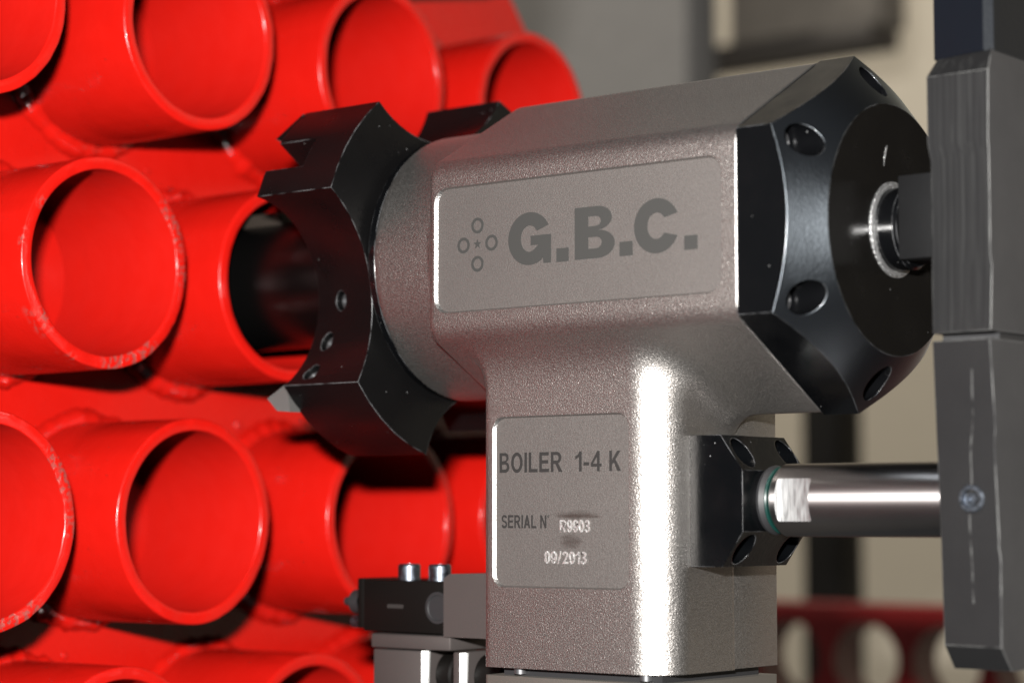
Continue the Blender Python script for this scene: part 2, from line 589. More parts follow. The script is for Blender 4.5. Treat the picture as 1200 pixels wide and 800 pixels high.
for z, ys in rows:
    for y in ys:
        if math.hypot(y + 0.010, z + 0.028) > 0.214:
            continue
        chipped = (abs(z) < 0.01 and abs(y + 0.0719) < 0.01) or (abs(z + 0.0718) < 0.01 and abs(y + 0.1115) < 0.01) or (z < -0.13 and rnd.random() < 0.6)
        me = pipe_mesh(int(1000 * (y + 1) + 77 * (z + 1)))
        p = link('pipe', me, [M['red_chipped' if chipped else 'red'], M['red_inside']])
        p.location = (rnd.uniform(-0.0008, 0.0008), y, z + {-0.0368: 0.0014, 0.1205: -0.003}.get(y, 0) * (1 if z > 0.05 else 0))
        adopt(p, boiler)
        if chipped:
            p['label'] = 'red pipe with paint chipped off its rim'
        w = link('weld_bead', weld_vars[len(pipes) % 3])
        if not w.data.materials:
            w.data.materials.append(M['red_weld'])
        w.location = (-PIPE_L, y, z)
        adopt(w, p)
        pipes.append((y, z))
# weld spatter and drips, one joined part
bm = bmesh.new()
for y, z in pipes:
    for k in range(4):
        a = rnd.uniform(0, 2 * PI)
        rr = PIPE_R + rnd.uniform(0.002, 0.011)
        s = rnd.uniform(0.0006, 0.0017)
        bmesh.ops.create_icosphere(bm, subdivisions=2, radius=s, matrix=Matrix.Translation((-PIPE_L + 0.0003, y + rr * math.cos(a), z + rr * math.sin(a))) @ Matrix.Diagonal((0.45, rnd.uniform(0.8, 1.5), rnd.uniform(0.8, 1.5), 1)))
sp = bm_obj('weld_spatter', bm, M['red_weld'], boiler, 0)
sp['kind'] = 'stuff'

# ------------------------------------------------------------------ the pipe end preparation machine
mach = thing('pipe_beveling_machine', 'grey nickel-finish tube bevelling machine with black cutter head and lettered housing', 'machine', (0.132, 0, -0.16))

# --- cast housing from a distance field, blended with fillets
def surface_nets(F, org, h):
    s = F < 0
    nx, ny, nz = F.shape
    def c(a, i, j, k):
        return a[i:nx - 1 + i, j:ny - 1 + j, k:nz - 1 + k]
    cnt = sum(c(s, i, j, k).astype(np.int8) for i in (0, 1) for j in (0, 1) for k in (0, 1))
    act = (cnt > 0) & (cnt < 8)
    ijk = np.argwhere(act)
    idx = -np.ones(act.shape, np.int64)
    idx[act] = np.arange(len(ijk))
    acc = np.zeros((len(ijk), 3))
    num = np.zeros(len(ijk))
    I, J, K = ijk.T
    cor = [(a, b, d) for a in (0, 1) for b in (0, 1) for d in (0, 1)]
    for p in cor:
        for ax in range(3):
            if p[ax] == 1:
                continue
            q = list(p); q[ax] = 1
            f0 = F[I + p[0], J + p[1], K + p[2]]
            f1 = F[I + q[0], J + q[1], K + q[2]]
            m = (f0 < 0) != (f1 < 0)
            t = np.where(m, f0 / np.where(m, f0 - f1, 1), 0)
            pos = np.array(p, float)[None, :].repeat(len(I), 0)
            pos[:, ax] += t
            acc += pos * m[:, None]
            num += m
    V = (ijk + acc / num[:, None]) * h + org
    faces = []
    for ax in range(3):
        a, b = [d for d in range(3) if d != ax]
        sl0 = [slice(None)] * 3; sl1 = [slice(None)] * 3
        sl0[ax] = slice(0, -1); sl1[ax] = slice(1, None)
        ch = s[tuple(sl0)] != s[tuple(sl1)]
        e = np.argwhere(ch)
        ok = (e[:, a] > 0) & (e[:, b] > 0) & (e[:, a] < F.shape[a] - 1) & (e[:, b] < F.shape[b] - 1)
        e = e[ok]
        def cell(da, db):
            q = e.copy(); q[:, a] += da; q[:, b] += db
            return idx[q[:, 0], q[:, 1], q[:, 2]]
        quad = np.stack([cell(-1, -1), cell(0, -1), cell(0, 0), cell(-1, 0)], 1)
        inside = s[e[:, 0], e[:, 1], e[:, 2]]
        flip = inside if ax != 1 else ~inside
        quad[~flip] = quad[~flip][:, ::-1]
        faces.append(quad)
    return V, np.concatenate(faces)

APO = 0.0393
hex_ang = [R(30 + 60 * k) for k in range(6)]          # vertices at +-30, 90 from -Y
HV = [(-math.cos(a) * APO / math.cos(R(30)), math.sin(a) * APO / math.cos(R(30))) for a in hex_ang]

def sd_hex(y, z, r):
    k = APO - r
    n = [(-1, 0), (-.5, .8660254), (.5, .8660254), (1, 0), (.5, -.8660254), (-.5, -.8660254)]
    d = np.stack([y * a + z * b for a, b in n]) - k
    inside = d.max(0)
    # exact outside distance by symmetry
    py, pz = np.abs(y), np.abs(z)
    best = np.full(y.shape, 1e9)
    R_ = k / math.cos(R(30))
    vv = [(R_ * math.cos(R(30 + 60 * i)), R_ * math.sin(R(30 + 60 * i))) for i in range(6)]
    for i in range(6):
        ax, az = vv[i]; bx, bz = vv[(i + 1) % 6]
        ex, ez = bx - ax, bz - az
        t = np.clip(((y - ax) * ex + (z - az) * ez) / (ex * ex + ez * ez), 0, 1)
        best = np.minimum(best, np.hypot(y - ax - t * ex, z - az - t * ez))
    return np.where(inside > 0, best, inside) - r

def extr(d2, w, rr):
    a, b = d2 + rr, w + rr
    return np.minimum(np.maximum(a, b), 0) + np.hypot(np.maximum(a, 0), np.maximum(b, 0)) - rr

def smin(a, b, k):
    h = np.clip(0.5 + 0.5 * (b - a) / k, 0, 1)
    return b * (1 - h) + a * h - k * h * (1 - h)

def body_sdf(x, y, z):
    hexd = extr(sd_hex(y, z, 0.0065), np.abs(x - 0.146) - 0.0543, 0.0016)     # 0.0917 .. 0.2003
    x0, x1, y0, y1 = 0.1035, 0.1622, -0.030, 0.0015
    xc, yc = (x0 + x1) / 2, (y0 + y1) / 2
    px, py = x - xc, y - yc
    rad = np.where(px > 0, np.where(py < 0, 0.0105, 0.001), np.where(py < 0, 0.0016, 0.001))
    qx, qy = np.abs(px) - (x1 - x0) / 2 + rad, np.abs(py) - (y1 - y0) / 2 + rad
    col2 = np.minimum(np.maximum(qx, qy), 0) + np.hypot(np.maximum(qx, 0), np.maximum(qy, 0)) - rad
    cold = extr(col2, np.abs(z + 0.075) - 0.055, 0.001)
    d = smin(hexd, cold, 0.0085)
    cyl = extr(np.hypot(y, z) - 0.0378, np.abs(x - 0.085) - 0.0145, 0.001)
    return smin(d, cyl, 0.0012)

h = 0.0009
org = np.array([0.066, -0.044, -0.115])
n3 = (np.array([0.198, 0.049, 0.050]) - org) / h
g = [np.arange(int(k)) * h + o for k, o in zip(n3, org)]
X, Y, Z = np.meshgrid(*g, indexing='ij')
F = body_sdf(X, Y, Z)
V, Q = surface_nets(F, org, h)
for _ in range(3):
    d0 = body_sdf(*V.T)
    e = 1e-5
    G = np.stack([(body_sdf(*(V + np.eye(3)[i] * e).T) - d0) / e for i in range(3)], 1)
    V = V - G * (d0 / np.maximum((G * G).sum(1), 0.3))[:, None]
me = bpy.data.meshes.new('housing')
me.from_pydata(V.tolist(), [], Q.tolist())
bm = bmesh.new()
bm.from_mesh(me)
bpy.data.meshes.remove(me)
for co, no in (((0.190, 0, 0), (1, 0, 0)), ((0, 0, -0.1098), (0, 0, -1))):
    r_ = bmesh.ops.bisect_plane(bm, geom=bm.verts[:] + bm.edges[:] + bm.faces[:], plane_co=co, plane_no=no, clear_outer=True)
    ed = [x for x in r_['geom_cut'] if isinstance(x, bmesh.types.BMEdge)]
    bmesh.ops.contextual_create(bm, geom=ed)
bmesh.ops.recalc_face_normals(bm, faces=bm.faces)
me = bpy.data.meshes.new('housing')
bm.to_mesh(me)
bm.free()
housing = link('housing', me, [M['cast'], M['panel'], M['cast_edge']])

def panel_cutter(x0, x1, z0, z1, r, yf, depth):
    bm = bmesh.new()
    sl = 0.0006
    inner = rrect(x0 + 0.00065, x1 - 0.0004, z0 + 0.0004, z1 - 0.0004, r - sl * .6)
    outer = rrect(x0, x1, z0, z1, r)
    far = [(u, v) for u, v in outer]
    A = [bm.verts.new((u, yf + depth, v)) for u, v in inner]
    B = [bm.verts.new((u, yf, v)) for u, v in outer]
    k = 0.004 / 0.0009
    Cc = [bm.verts.new((u, yf - 0.004, v)) for u, v in far]
    n = len(A)
    fb = bm.faces.new(A)
    bm.faces.new(Cc[::-1])
    for P, Qq in ((A, B), (B, Cc)):
        for i in range(n):
            j = (i + 1) % n
            bm.faces.new((P[i], Qq[i], Qq[j], P[j]))
    for f in bm.faces:
        f.material_index = 2 if f.calc_center_median().x < x0 + 0.0036 else 1  # left recess wall brighter than the others: flash highlight painted in
    fb.material_index = 1
    return temp(bm, [M['cast'], M['panel'], M['cast_edge']])
boolean(housing, [panel_cutter(0.0941, 0.1860, -0.0169, 0.0166, 0.0043, -APO - 0.00001, 0.0008),
                  panel_cutter(0.1066, 0.1512, -0.0889, -0.0443, 0.0036, -0.03001, 0.0008)])
shade(housing.data, 40)
adopt(housing, mach)

# bright machined lip at the open end of the housing
bm = bmesh.new()
n_ = 6
lip = [(-math.cos(a), math.sin(a)) for a in hex_ang]
def hexring(apo, rc):
    k = (apo - rc) / math.cos(R(30))
    out = []
    for i in range(6):
        a0 = 30 + 60 * i
        for q in range(7):
            a = R(a0 - 30 + 60 * q / 6)
            out.append((-(k * math.cos(R(a0)) + rc * math.cos(a)), k * math.sin(R(a0)) + rc * math.sin(a)))
    return out
loops = []
for x_, ap in ((0.18993, APO - 0.0016), (0.18993, APO + 0.00006), (0.19022, APO - 0.00018), (0.19022, APO - 0.0016)):
    loops.append([bm.verts.new((x_, u, v)) for u, v in hexring(ap, 0.0065)])
for q in range(4):
    A, B = loops[q], loops[(q + 1) % 4]
    for i in range(len(A)):
        j = (i + 1) % len(A)
        bm.faces.new((A[i], A[j], B[j], B[i]))
bm_obj('machined_lip', bm, M['cast_edge'], housing, 20)

# --- lettering
def fill_curve(name, splines, y, mat, parent, th=0.00006):
    cu = bpy.data.curves.new(name, 'CURVE')
    cu.dimensions = '2D'
    cu.fill_mode = 'BOTH'
    cu.extrude = th
    for pts in splines:
        s_ = cu.splines.new('POLY')
        s_.points.add(len(pts) - 1)
        for p, (u, v) in zip(s_.points, pts):
            p.co = (u, v, 0, 1)
        s_.use_cyclic_u = True
    to = bpy.data.objects.new('temp', cu)
    COL.objects.link(to)
    bpy.context.view_layer.update()
    dg = bpy.context.evaluated_depsgraph_get()
    me = bpy.data.meshes.new_from_object(to.evaluated_get(dg))
    bpy.data.objects.remove(to, do_unlink=True)
    bpy.data.curves.remove(cu)
    me.transform(Matrix.Translation((0, y, 0)) @ Matrix.Rotation(R(90), 4, 'X'))
    me.name = name
    return link(name, me, mat, parent)

def ell(cx_, cz_, a, b, a0, a1, n=28):
    return [(cx_ + a * math.cos(R(a0 + (a1 - a0) * k / n)), cz_ + b * math.sin(R(a0 + (a1 - a0) * k / n))) for k in range(n + 1)]

YP = -APO + 0.0008 - 0.00005
def letter_C(x0, x1, z0, z1):
    cx_, cz_ = (x0 + x1) / 2, (z0 + z1) / 2
    a, b = (x1 - x0) / 2, (z1 - z0) / 2
    return [ell(cx_, cz_, a, b, 24, 336, 40) + ell(cx_, cz_, a * 0.41, b * 0.48, 325, 35, 30)]
def letter_G(x0, x1, z0, z1):
    cx_, cz_ = (x0 + x1) / 2, (z0 + z1) / 2
    a, b = (x1 - x0) / 2, (z1 - z0) / 2
    o = ell(cx_, cz_, a * 1.0, b, 27, 303, 40)
    i = ell(cx_, cz_, a * 0.41, b * 0.50, 318, 33, 30)
    bar = [(cx_ + a * 0.62, cz_ - b * 0.72), (cx_ + a * 0.66, cz_ - b * 0.97), (x1, cz_ - b * 0.97), (x1, cz_ + b * 0.10), (cx_ + a * 0.06, cz_ + b * 0.10), (cx_ + a * 0.06, cz_ - b * 0.26), (cx_ + a * 0.42, cz_ - b * 0.26)]
    return [o + bar + i[1:]]
def letter_B(x0, x1, z0, z1):
    w, hh = x1 - x0, z1 - z0
    zm = z0 + hh * 0.54
    def lobe(zc, rb, xs, xe, n=14):
        return [(xs + (xe - xs) * math.cos(R(t)), zc + rb * math.sin(R(t))) for t in [-90 + 180 * k / n for k in range(n + 1)]]
    out = [(x0, z0)] + lobe(z0 + hh * .27, hh * .27, x0 + w * .58, x1)
    top = lobe(z0 + hh * .77, hh * .23, x0 + w * .56, x0 + w * .93)
    out += top + [(x0, z1)]
    i1 = [(x0 + w * .34, z0 + hh * .19)] + lobe(z0 + hh * .30, hh * .11, x0 + w * .54, x0 + w * .68, 8) + [(x0 + w * .34, z0 + hh * .41)]
    i2 = [(x0 + w * .34, z0 + hh * .62)] + lobe(z0 + hh * .715, hh * .095, x0 + w * .54, x0 + w * .66, 8) + [(x0 + w * .34, z0 + hh * .81)]
    return [out, i1, i2]
def sq(x0, x1, z0, z1):
    return [[(x0, z0), (x1, z0), (x1, z1), (x0, z1)]]
zb, zt = -0.0060, 0.0077
for sp_ in (letter_G(0.1190, 0.1331, zb, zt), sq(0.1349, 0.1388, zb + .0001, zb + .0036), letter_B(0.1408, 0.1534, zb + .0002, zt - .0003),
            sq(0.1549, 0.1589, zb + .0001, zb + .0037), letter_C(0.1594, 0.1731, zb, zt), sq(0.1745, 0.1784, zb + .0002, zb + .0037)):
    fill_curve('logo_letter', sp_, YP, M['ink'], housing)
for lx, lz in ((0.1085, 0.0057), (0.1133, 0.0008), (0.1085, -0.0044), (0.1037, 0.0008)):
    fill_curve('logo_ring', [ell(lx, lz, 0.0021, 0.0021, 0, 354, 30), ell(lx, lz, 0.00135, 0.00135, 0, 354, 30)], YP, M['ink'], housing)
st = []
for k in range(10):
    rr = 0.00135 if k % 2 == 0 else 0.00055
    st.append((0.1085 + rr * math.sin(2 * PI * k / 10), 0.0008 + rr * math.cos(2 * PI * k / 10)))
fill_curve('logo_star', [st], YP, M['ink'], housing)

# upright sans-serif capitals as outlines in a box one high; stroke t
def glyph(ch, t=0.17):
    A_ = ell
    def rc(x0, x1, y0, y1):
        return [(x0, y0), (x1, y0), (x1, y1), (x0, y1)]
    if ch == 'I': return t, [rc(0, t, 0, 1)]
    if ch == 'L': return .60, [[(0, 0), (.60, 0), (.60, t), (t, t), (t, 1), (0, 1)]]
    if ch == 'E': return .66, [[(0, 0), (.66, 0), (.66, t), (t, t), (t, .43), (.60, .43), (.60, .43 + t), (t, .43 + t), (t, 1 - t), (.64, 1 - t), (.64, 1), (0, 1)]]
    if ch == 'N': return .74, [[(0, 0), (t, 0), (t, .70), (.74 - t * 1.05, 0), (.74, 0), (.74, 1), (.74 - t, 1), (.74 - t, .30), (t * 1.05, 1), (0, 1)]]
    if ch == 'K': return .74, [[(0, 0), (t, 0), (t, .30), (.29, .43), (.52, 0), (.76, 0), (.41, .57), (.74, 1), (.52, 1), (t, .54), (t, 1), (0, 1)]]
    if ch == 'A': return .78, [[(0, 0), (.19, 0), (.26, .22), (.52, .22), (.59, 0), (.78, 0), (.48, 1), (.30, 1)], [(.31, .38), (.47, .38), (.39, .68)]]
    if ch == 'O': return .80, [A_(.40, .5, .40, .515, 0, 353, 40), A_(.40, .5, .40 - t * 1.02, .515 - t, 0, 353, 40)]
    if ch == '0': return .60, [A_(.30, .5, .30, .51, 0, 353, 36), A_(.30, .5, .30 - t, .51 - t * .9, 0, 353, 36)]
    if ch == 'B':
        return .68, [[(0, 0)] + A_(.40, .275, .28, .275, -90, 90, 12) + A_(.38, .765, .25, .235, -75, 90, 12) + [(0, 1)],
                     [(t, t * .95)] + A_(.39, .29, .13, .125, -90, 90, 8) + [(t, .415)], [(t, .585)] + A_(.37, .725, .11, .125, -90, 90, 8) + [(t, .85)]]
    if ch == 'R':
        return .76, [[(0, 0), (t, 0), (t, .40), (.30, .40), (.54, 0), (.78, 0), (.50, .44)] + A_(.42, .71, .28, .29, -60, 90, 12) + [(0, 1)],
                     [(t, .57)] + A_(.41, .705, .12, .135, -90, 90, 8) + [(t, .84)]]
    if ch == 'S':
        o = A_(.33, .725, .33, .29, 12, 245, 18) + A_(.33, .275, .17, .13, 65, -165, 14)[0:]
        o = A_(.34, .73, .33, .285, 10, 250, 20) + A_(.36, .285, .155, .13, 75, -170, 14) + A_(.34, .27, .34, .285, 190, 430, 20) + A_(.33, .715, .155, .13, 255, 25, 14)
        return .68, [o]
    if ch == '1': return .42, [[(.42 - t, 0), (.42, 0), (.42, 1), (.29, 1), (.18, .84), (0, .75), (0, .60), (.12, .65), (.42 - t, .73)]]
    if ch == '4': return .70, [[(.40, 0), (.57, 0), (.57, .23), (.70, .23), (.70, .38), (.57, .38), (.57, 1), (.42, 1), (0, .40), (0, .23), (.40, .23)], [(.15, .38), (.40, .38), (.40, .74)]]
    if ch == '-': return .36, [rc(0, .36, .29, .29 + t)]
    if ch == '/': return .40, [[(0, -.03), (.12, -.03), (.40, 1.03), (.28, 1.03)]]
    if ch == '2': return .62, [[(0, 0), (.62, 0), (.62, t), (.24, t)] + A_(.31, .70, .30, .30, -35, 170, 16) + [(.18, .68)] + A_(.31, .70, .135, .15, 170, -30, 10)]
    if ch == '3': return .60, [A_(.29, .28, .30, .29, 190, 420, 16)[0:] + A_(.29, .73, .27, .27, -55, 170, 16) + A_(.29, .72, .12, .13, 170, -80, 10) + [(.22, .59), (.22, .46)] + A_(.29, .285, .14, .135, 80, -170, 12)]
    if ch == '9': return .60, [A_(.30, .67, .30, .33, -190, 40, 20)[::-1][0:0] + A_(.30, .5, .30, .51, 200, 350, 14) + A_(.30, .67, .30, .335, -15, 215, 22)[0:] + A_(.30, .62, .26, .31, 222, 300, 8) + [(.42, .38)] + A_(.30, .45, .14, .33, -20, -150, 8), A_(.30, .68, .14, .17, 0, 350, 20)]
    if ch == 'deg': return .20, [A_(.10, .90, .10, .10, 0, 345, 16), A_(.10, .90, .045, .045, 0, 345, 16)]
    return .25, []

def text_part(name, chars, x0, x1, z0, z1, y, mat, parent, gap=0.13, th=0.00005):
    adv, items = 0.0, []
    for ch in chars:
        w, sp__ = glyph(ch)
        items.append((adv, sp__))
        adv += w + gap
    adv -= gap
    out = []
    for a, sp__ in items:
        for s_ in sp__:
            out.append([(x0 + (a + u) / adv * (x1 - x0), z0 + v * (z1 - z0)) for u, v in s_])
    return fill_curve(name, out, y, mat, parent, th)
YN = -0.030 + 0.0008 - 0.00003
text_part('nameplate_lettering', list('BOILER  1-4 K'), 0.1084, 0.1481, -0.0590, -0.0538, YN, M['ink_dark'], housing)
text_part('serial_lettering', list('SERIAL N') + ['deg'], 0.1091, 0.1250, -0.0735, -0.0701, YN, M['ink_dark'], housing)
text_part('stamped_serial_number', list('R9903'), 0.1286, 0.1383, -0.0745, -0.0713, YN, M['stamp'], housing, 0.10, 0.00018)
text_part('stamped_date', list('09/2013'), 0.1235, 0.1372, -0.0826, -0.0794, YN, M['stamp'], housing, 0.10, 0.00018)
# --- rear half of the column, machined seat behind the rod flange
bm = bmesh.new()
add_box(bm, 0.1045, 0.16212, 0.0004, 0.0212, -0.1096, -0.0400, 0.00018)
bm_obj('rear_cover', bm, M['cast'], mach)
bm = bmesh.new()
add_box(bm, 0.1600, 0.1624, -0.0185, 0.0100, -0.0828, -0.0505, 0.0002)
bm_obj('flange_seat', bm, M['cast'], mach)

# --- black end cap: hexagon with a conical nose and six counterbored screws
bm = bmesh.new()
hexo = [(v[0] * 0.9925, v[1] * 0.9925) for v in HV]
add_prism(bm, hexo, lambda u, v, t: (t, u, v), 0.19005, 0.2150)
cap = temp(bm, [M['black'], M['black_turned'], M['black_disc']])
bm = bmesh.new()
add_lathe(bm, (0, 0, 0), (1, 0, 0), [(0.180, 0), (0.180, 0.070), (0.1828, 0.070), (0.2004, 0.0444), (0.2042, 0.0390), (0.2107, 0.0313), (0.2107, 0)], 144)
for f in bm.faces:
    f.material_index = 1 if f.calc_center_median().x < 0.21069 else 2
boolean(cap, [temp(bm, [M['black'], M['black_turned'], M['black_disc']])], 'INTERSECT')
cuts = []
holes = []
for a in hex_ang:
    yy, zz = -math.cos(a) * 0.0377, math.sin(a) * 0.0377
    holes.append((yy, zz))
    bm = bmesh.new()
    add_lathe(bm, (0.1945, yy, zz), (1, 0, 0), [(0, 0), (0, 0.0041), (0.03, 0.0041), (0.03, 0)], 40)
    cuts.append(temp(bm))
boolean(cap, cuts)
cap.name = cap.data.name = 'end_cap'
shade(cap.data, 28)
adopt(cap, mach)
def socket_screw(name, o, axis, r, hgt, mat, parent):
    bm = bmesh.new()
    add_lathe(bm, o, axis, [(0, r), (hgt - 0.0004, r), (hgt, r - 0.0004), (hgt, r * 0.55), (hgt * 0.35, r * 0.5), (hgt * 0.35, 0)], 24)
    return bm_obj(name, bm, mat, parent, 30)
for yy, zz in holes:
    socket_screw('cap_screw', (0.1944, yy, zz), (1, 0, 0), 0.0035, 0.0048, M['screw'], cap)
bm = bmesh.new()
add_lathe(bm, (0.2107, 0, 0), (1, 0, 0), [(0.0, 0.0098), (0.0, 0.0119), (0.0003, 0.0119), (0.0005, 0.0115), (0.0005, 0.0098)], 64, close=True)
bm_obj('worn_ring', bm, M['worn_ring'], cap)
bm = bmesh.new()
add_lathe(bm, (0.2107, 0, 0), (1, 0, 0), [(0, 0.0103), (0.0052, 0.0103), (0.006, 0.0096), (0.006, 0)], 64)
bm_obj('drive_boss', bm, M['black'], cap)
bm = bmesh.new()
add_box(bm, 0.2165, 0.2299, -0.0085, 0.0085, -0.0086, 0.0120, 0.0005)
bm_obj('drive_square', bm, M['drive'], cap)
# scratches on the nose disc
bm = bmesh.new()
for (y0, z0, y1, z1) in ((-0.0035, 0.0203, -0.0048, 0.0172), (-0.0030, 0.0206, -0.0044, 0.0166), (-0.0041, 0.0190, -0.0046, 0.0155)):
    d = Vector((0, z1 - z0, -(y1 - y0))).normalized() * 0.00012
    pts = [Vector((0.21072, y0, z0)) + d, Vector((0.21072, y1, z1)) + d * .4, Vector((0.21072, y1, z1)) - d * .4, Vector((0.21072, y0, z0)) - d]
    a = [bm.verts.new(p) for p in pts]
    b = [bm.verts.new(p + Vector((0.00008, 0, 0))) for p in pts]
    bm.faces.new(b)
    for i in range(4):
        bm.faces.new((a[i], a[(i + 1) % 4], b[(i + 1) % 4], b[i]))
bm_obj('nick', bm, M['worn_ring'], cap)

# --- cutter head
def pol(r, a):
    return (-r * math.cos(R(a)), r * math.sin(R(a)))
def arc3(p1, pm, p2, n=18):
    ax_, ay = p1; bx_, by = pm; cx_, cy_ = p2
    d = 2 * (ax_ * (by - cy_) + bx_ * (cy_ - ay) + cx_ * (ay - by))
    ux = ((ax_ ** 2 + ay ** 2) * (by - cy_) + (bx_ ** 2 + by ** 2) * (cy_ - ay) + (cx_ ** 2 + cy_ ** 2) * (ay - by)) / d
    uy = ((ax_ ** 2 + ay ** 2) * (cx_ - bx_) + (bx_ ** 2 + by ** 2) * (ax_ - cx_) + (cx_ ** 2 + cy_ ** 2) * (bx_ - ax_)) / d
    r = math.hypot(ax_ - ux, ay - uy)
    a1, am, a2 = (math.atan2(q[1] - uy, q[0] - ux) for q in (p1, pm, p2))
    span = (a2 - a1) % (2 * PI)
    if (am - a1) % (2 * PI) > span:
        span -= 2 * PI
    return [(ux + r * math.cos(a1 + span * k / n), uy + r * math.sin(a1 + span * k / n)) for k in range(n + 1)]
# lobes as (start angle, end angle, radius start, radius end), measured from the camera side upwards
lobes = [(19.5, 54, 0.0546, 0.0550), (111, 143, 0.0560, 0.0560), (203, 236, 0.0540, 0.0540), (283, 320, 0.0545, 0.0528)]
def cutter_outline(front, other):
    out = []
    for i, (a0, a1, r0, r1) in enumerate(lobes):
        out += [pol(r0 + (r1 - r0) * k / 5, a0 + (a1 - a0) * k / 5) for k in range(6)]
        b0, _, q0, _ = lobes[(i + 1) % 4]
        if i == 3:
            b0 += 360
        mid = (a1 + b0) / 2 - (2 if i == 3 else 0)
        out += arc3(pol(r1, a1), pol(front if i == 3 else other, mid), pol(q0, b0))[1:-1]
    return out
bm = bmesh.new()
oa = [bm.verts.new((0.0390, u, v)) for u, v in cutter_outline(0.0275, 0.033)]
ob = [bm.verts.new((0.0675, u, v)) for u, v in cutter_outline(0.0362, 0.0365)]
bm.faces.new(oa)
bm.faces.new(ob[::-1])
for i in range(len(oa)):
    j = (i + 1) % len(oa)
    bm.faces.new((oa[i], ob[i], ob[j], oa[j]))
cut = temp(bm, M['cutter'])
# groove across the front upper lobe, clearances for inserts on the others
cuts = []
for ang, wd, dp in ((33.5, 0.0050, 0.0115), (127, 0.007, 0.008)):
    bm = bmesh.new()
    add_box(bm, 0.03, 0.0535, -0.07, -0.0545 + dp, -wd, wd)
    bmesh.ops.rotate(bm, verts=bm.verts, cent=(0, 0, 0), matrix=Matrix.Rotation(R(-ang), 3, 'X'))
    cuts.append(temp(bm))
clamp_at = []
for p in ((0.0538, -0.0328, -0.0103), (0.0480, -0.0325, -0.0215), (0.0433, -0.0338, -0.0300)):
    d_ = (Vector(p) - CAM).normalized()
    ok_, P, nrm, _ = cut.ray_cast(CAM, d_)
    clamp_at.append((P, nrm))
    bm = bmesh.new()
    add_lathe(bm, P - nrm * 0.0028, nrm, [(0, 0), (0, 0.0028), (0.012, 0.0028), (0.012, 0)], 32)
    cuts.append(temp(bm))
bm = bmesh.new()
add_lathe(bm, (0, 0, 0), (1, 0, 0), [(0.02, 0), (0.02, 0.0205), (0.0475, 0.0215), (0.0475, 0)], 64)
cuts.append(temp(bm))
boolean(cut, cuts)
cut.name = cut.data.name = 'cutter_head'
shade(cut.data, 28)
adopt(cut, mach)
# sockets of the clamping screws in the front scallop
for P, nrm in clamp_at:
    bm = bmesh.new()
    add_lathe(bm, P - nrm * 0.0030, nrm, [(0, 0.0026), (0.0012, 0.0025), (0.0017, 0.0019), (0.0017, 0.0013), (0.0004, 0.0011), (0.0004, 0)], 28)
    bm_obj('clamp_screw', bm, M['screw'], cut, 30)
# nose of the upper lobe and carbide inserts
bm = bmesh.new()
add_prism(bm, [(0.0392, 0.0440), (0.0312, 0.0372), (0.0392, 0.0338)], lambda u, v, t: (u, -0.0338 + t - (0.0440 - v) * 0.42, v), 0.0, 0.012)
bm_obj('tool_bit', bm, M['cutter'], cut)
bm = bmesh.new()
add_prism(bm, [(0.0384, -0.0330), (0.0305, -0.0372), (0.0345, -0.0408), (0.0397, -0.0412)], lambda u, v, t: (u, t, v), -0.0385, -0.0345)
bm_obj('carbide_insert', bm, M['carbide'], cut)
bm = bmesh.new()
add_box(bm, 0.0455, 0.0534, -0.0482, -0.0440, -0.0036, 0.0036, 0.0004)
bmesh.ops.rotate(bm, verts=bm.verts, cent=(0, 0, 0), matrix=Matrix.Rotation(R(-33.5), 3, 'X'))
bm_obj('carbide_insert', bm, M['screw'], cut)
# mandrel that grips inside the pipe
bm = bmesh.new()
add_lathe(bm, (0, 0, 0), (1, 0, 0), [(-0.075, 0), (-0.075, 0.011), (-0.070, 0.0195), (0.018, 0.0195), (0.020, 0.0200), (0.046, 0.0200), (0.046, 0)], 64)
mand = bm_obj('mandrel', bm, M['mandrel'], mach)
for k in range(3):
    bm = bmesh.new()
    add_box(bm, -0.06, 0.004 if k == 0 else -0.02, -0.0228, -0.0155, -0.0040, 0.0040, 0.0008)
    bmesh.ops.rotate(bm, verts=bm.verts, cent=(0, 0, 0), matrix=Matrix.Rotation(R(-(78 + 120 * k)), 3, 'X'))
    bm_obj('gripping_jaw', bm, M['tan' if k == 0 else 'cutter'], mand)
# black seal ring between cutter head and collar
bm = bmesh.new()
add_lathe(bm, (0.0675, 0, 0), (1, 0, 0), [(0, 0.030), (0, 0.0365), (0.0006, 0.0372), (0.0028, 0.0372), (0.0034, 0.0366), (0.0034, 0.030)], 96, close=True)
bm_obj('collar_ring', bm, M['black'], mach)

# --- guide rod with its black bolted flange
RY, RZ = -0.0045, -0.0664
bm = bmesh.new()
add_prism(bm, [(0.1616, -0.0501), (0.1715, -0.0501), (0.1780, -0.0590), (0.1780, -0.0742), (0.1718, -0.0830), (0.1616, -0.0830)], lambda u, v, t: (u, t, v), -0.0190, 0.0105)
fl = temp(bm, M['flange'])
fcuts = []
fh = [(-0.0140, RZ + 0.0118), (0.0065, RZ + 0.0118), (-0.0140, RZ - 0.0122), (0.0065, RZ - 0.0122)]
for yy, zz in fh:
    bm = bmesh.new()
    add_lathe(bm, (0.1672, yy, zz), (1, 0, 0), [(0, 0), (0, 0.0037), (0.03, 0.0037), (0.03, 0)], 36)
    fcuts.append(temp(bm))
boolean(fl, fcuts)
fl.name = fl.data.name = 'rod_flange'
shade(fl.data, 28)
adopt(fl, mach)
for yy, zz in fh:
    socket_screw('flange_screw', (0.1672, yy, zz), (1, 0, 0), 0.0031, 0.0020, M['screw'], fl)
bm = bmesh.new()
add_lathe(bm, (0.1780, RY, RZ), (1, 0, 0), [(0, 0.0068), (0, 0.0086), (0.0008, 0.0088), (0.0026, 0.0080), (0.0026, 0.0068)], 56, close=True)
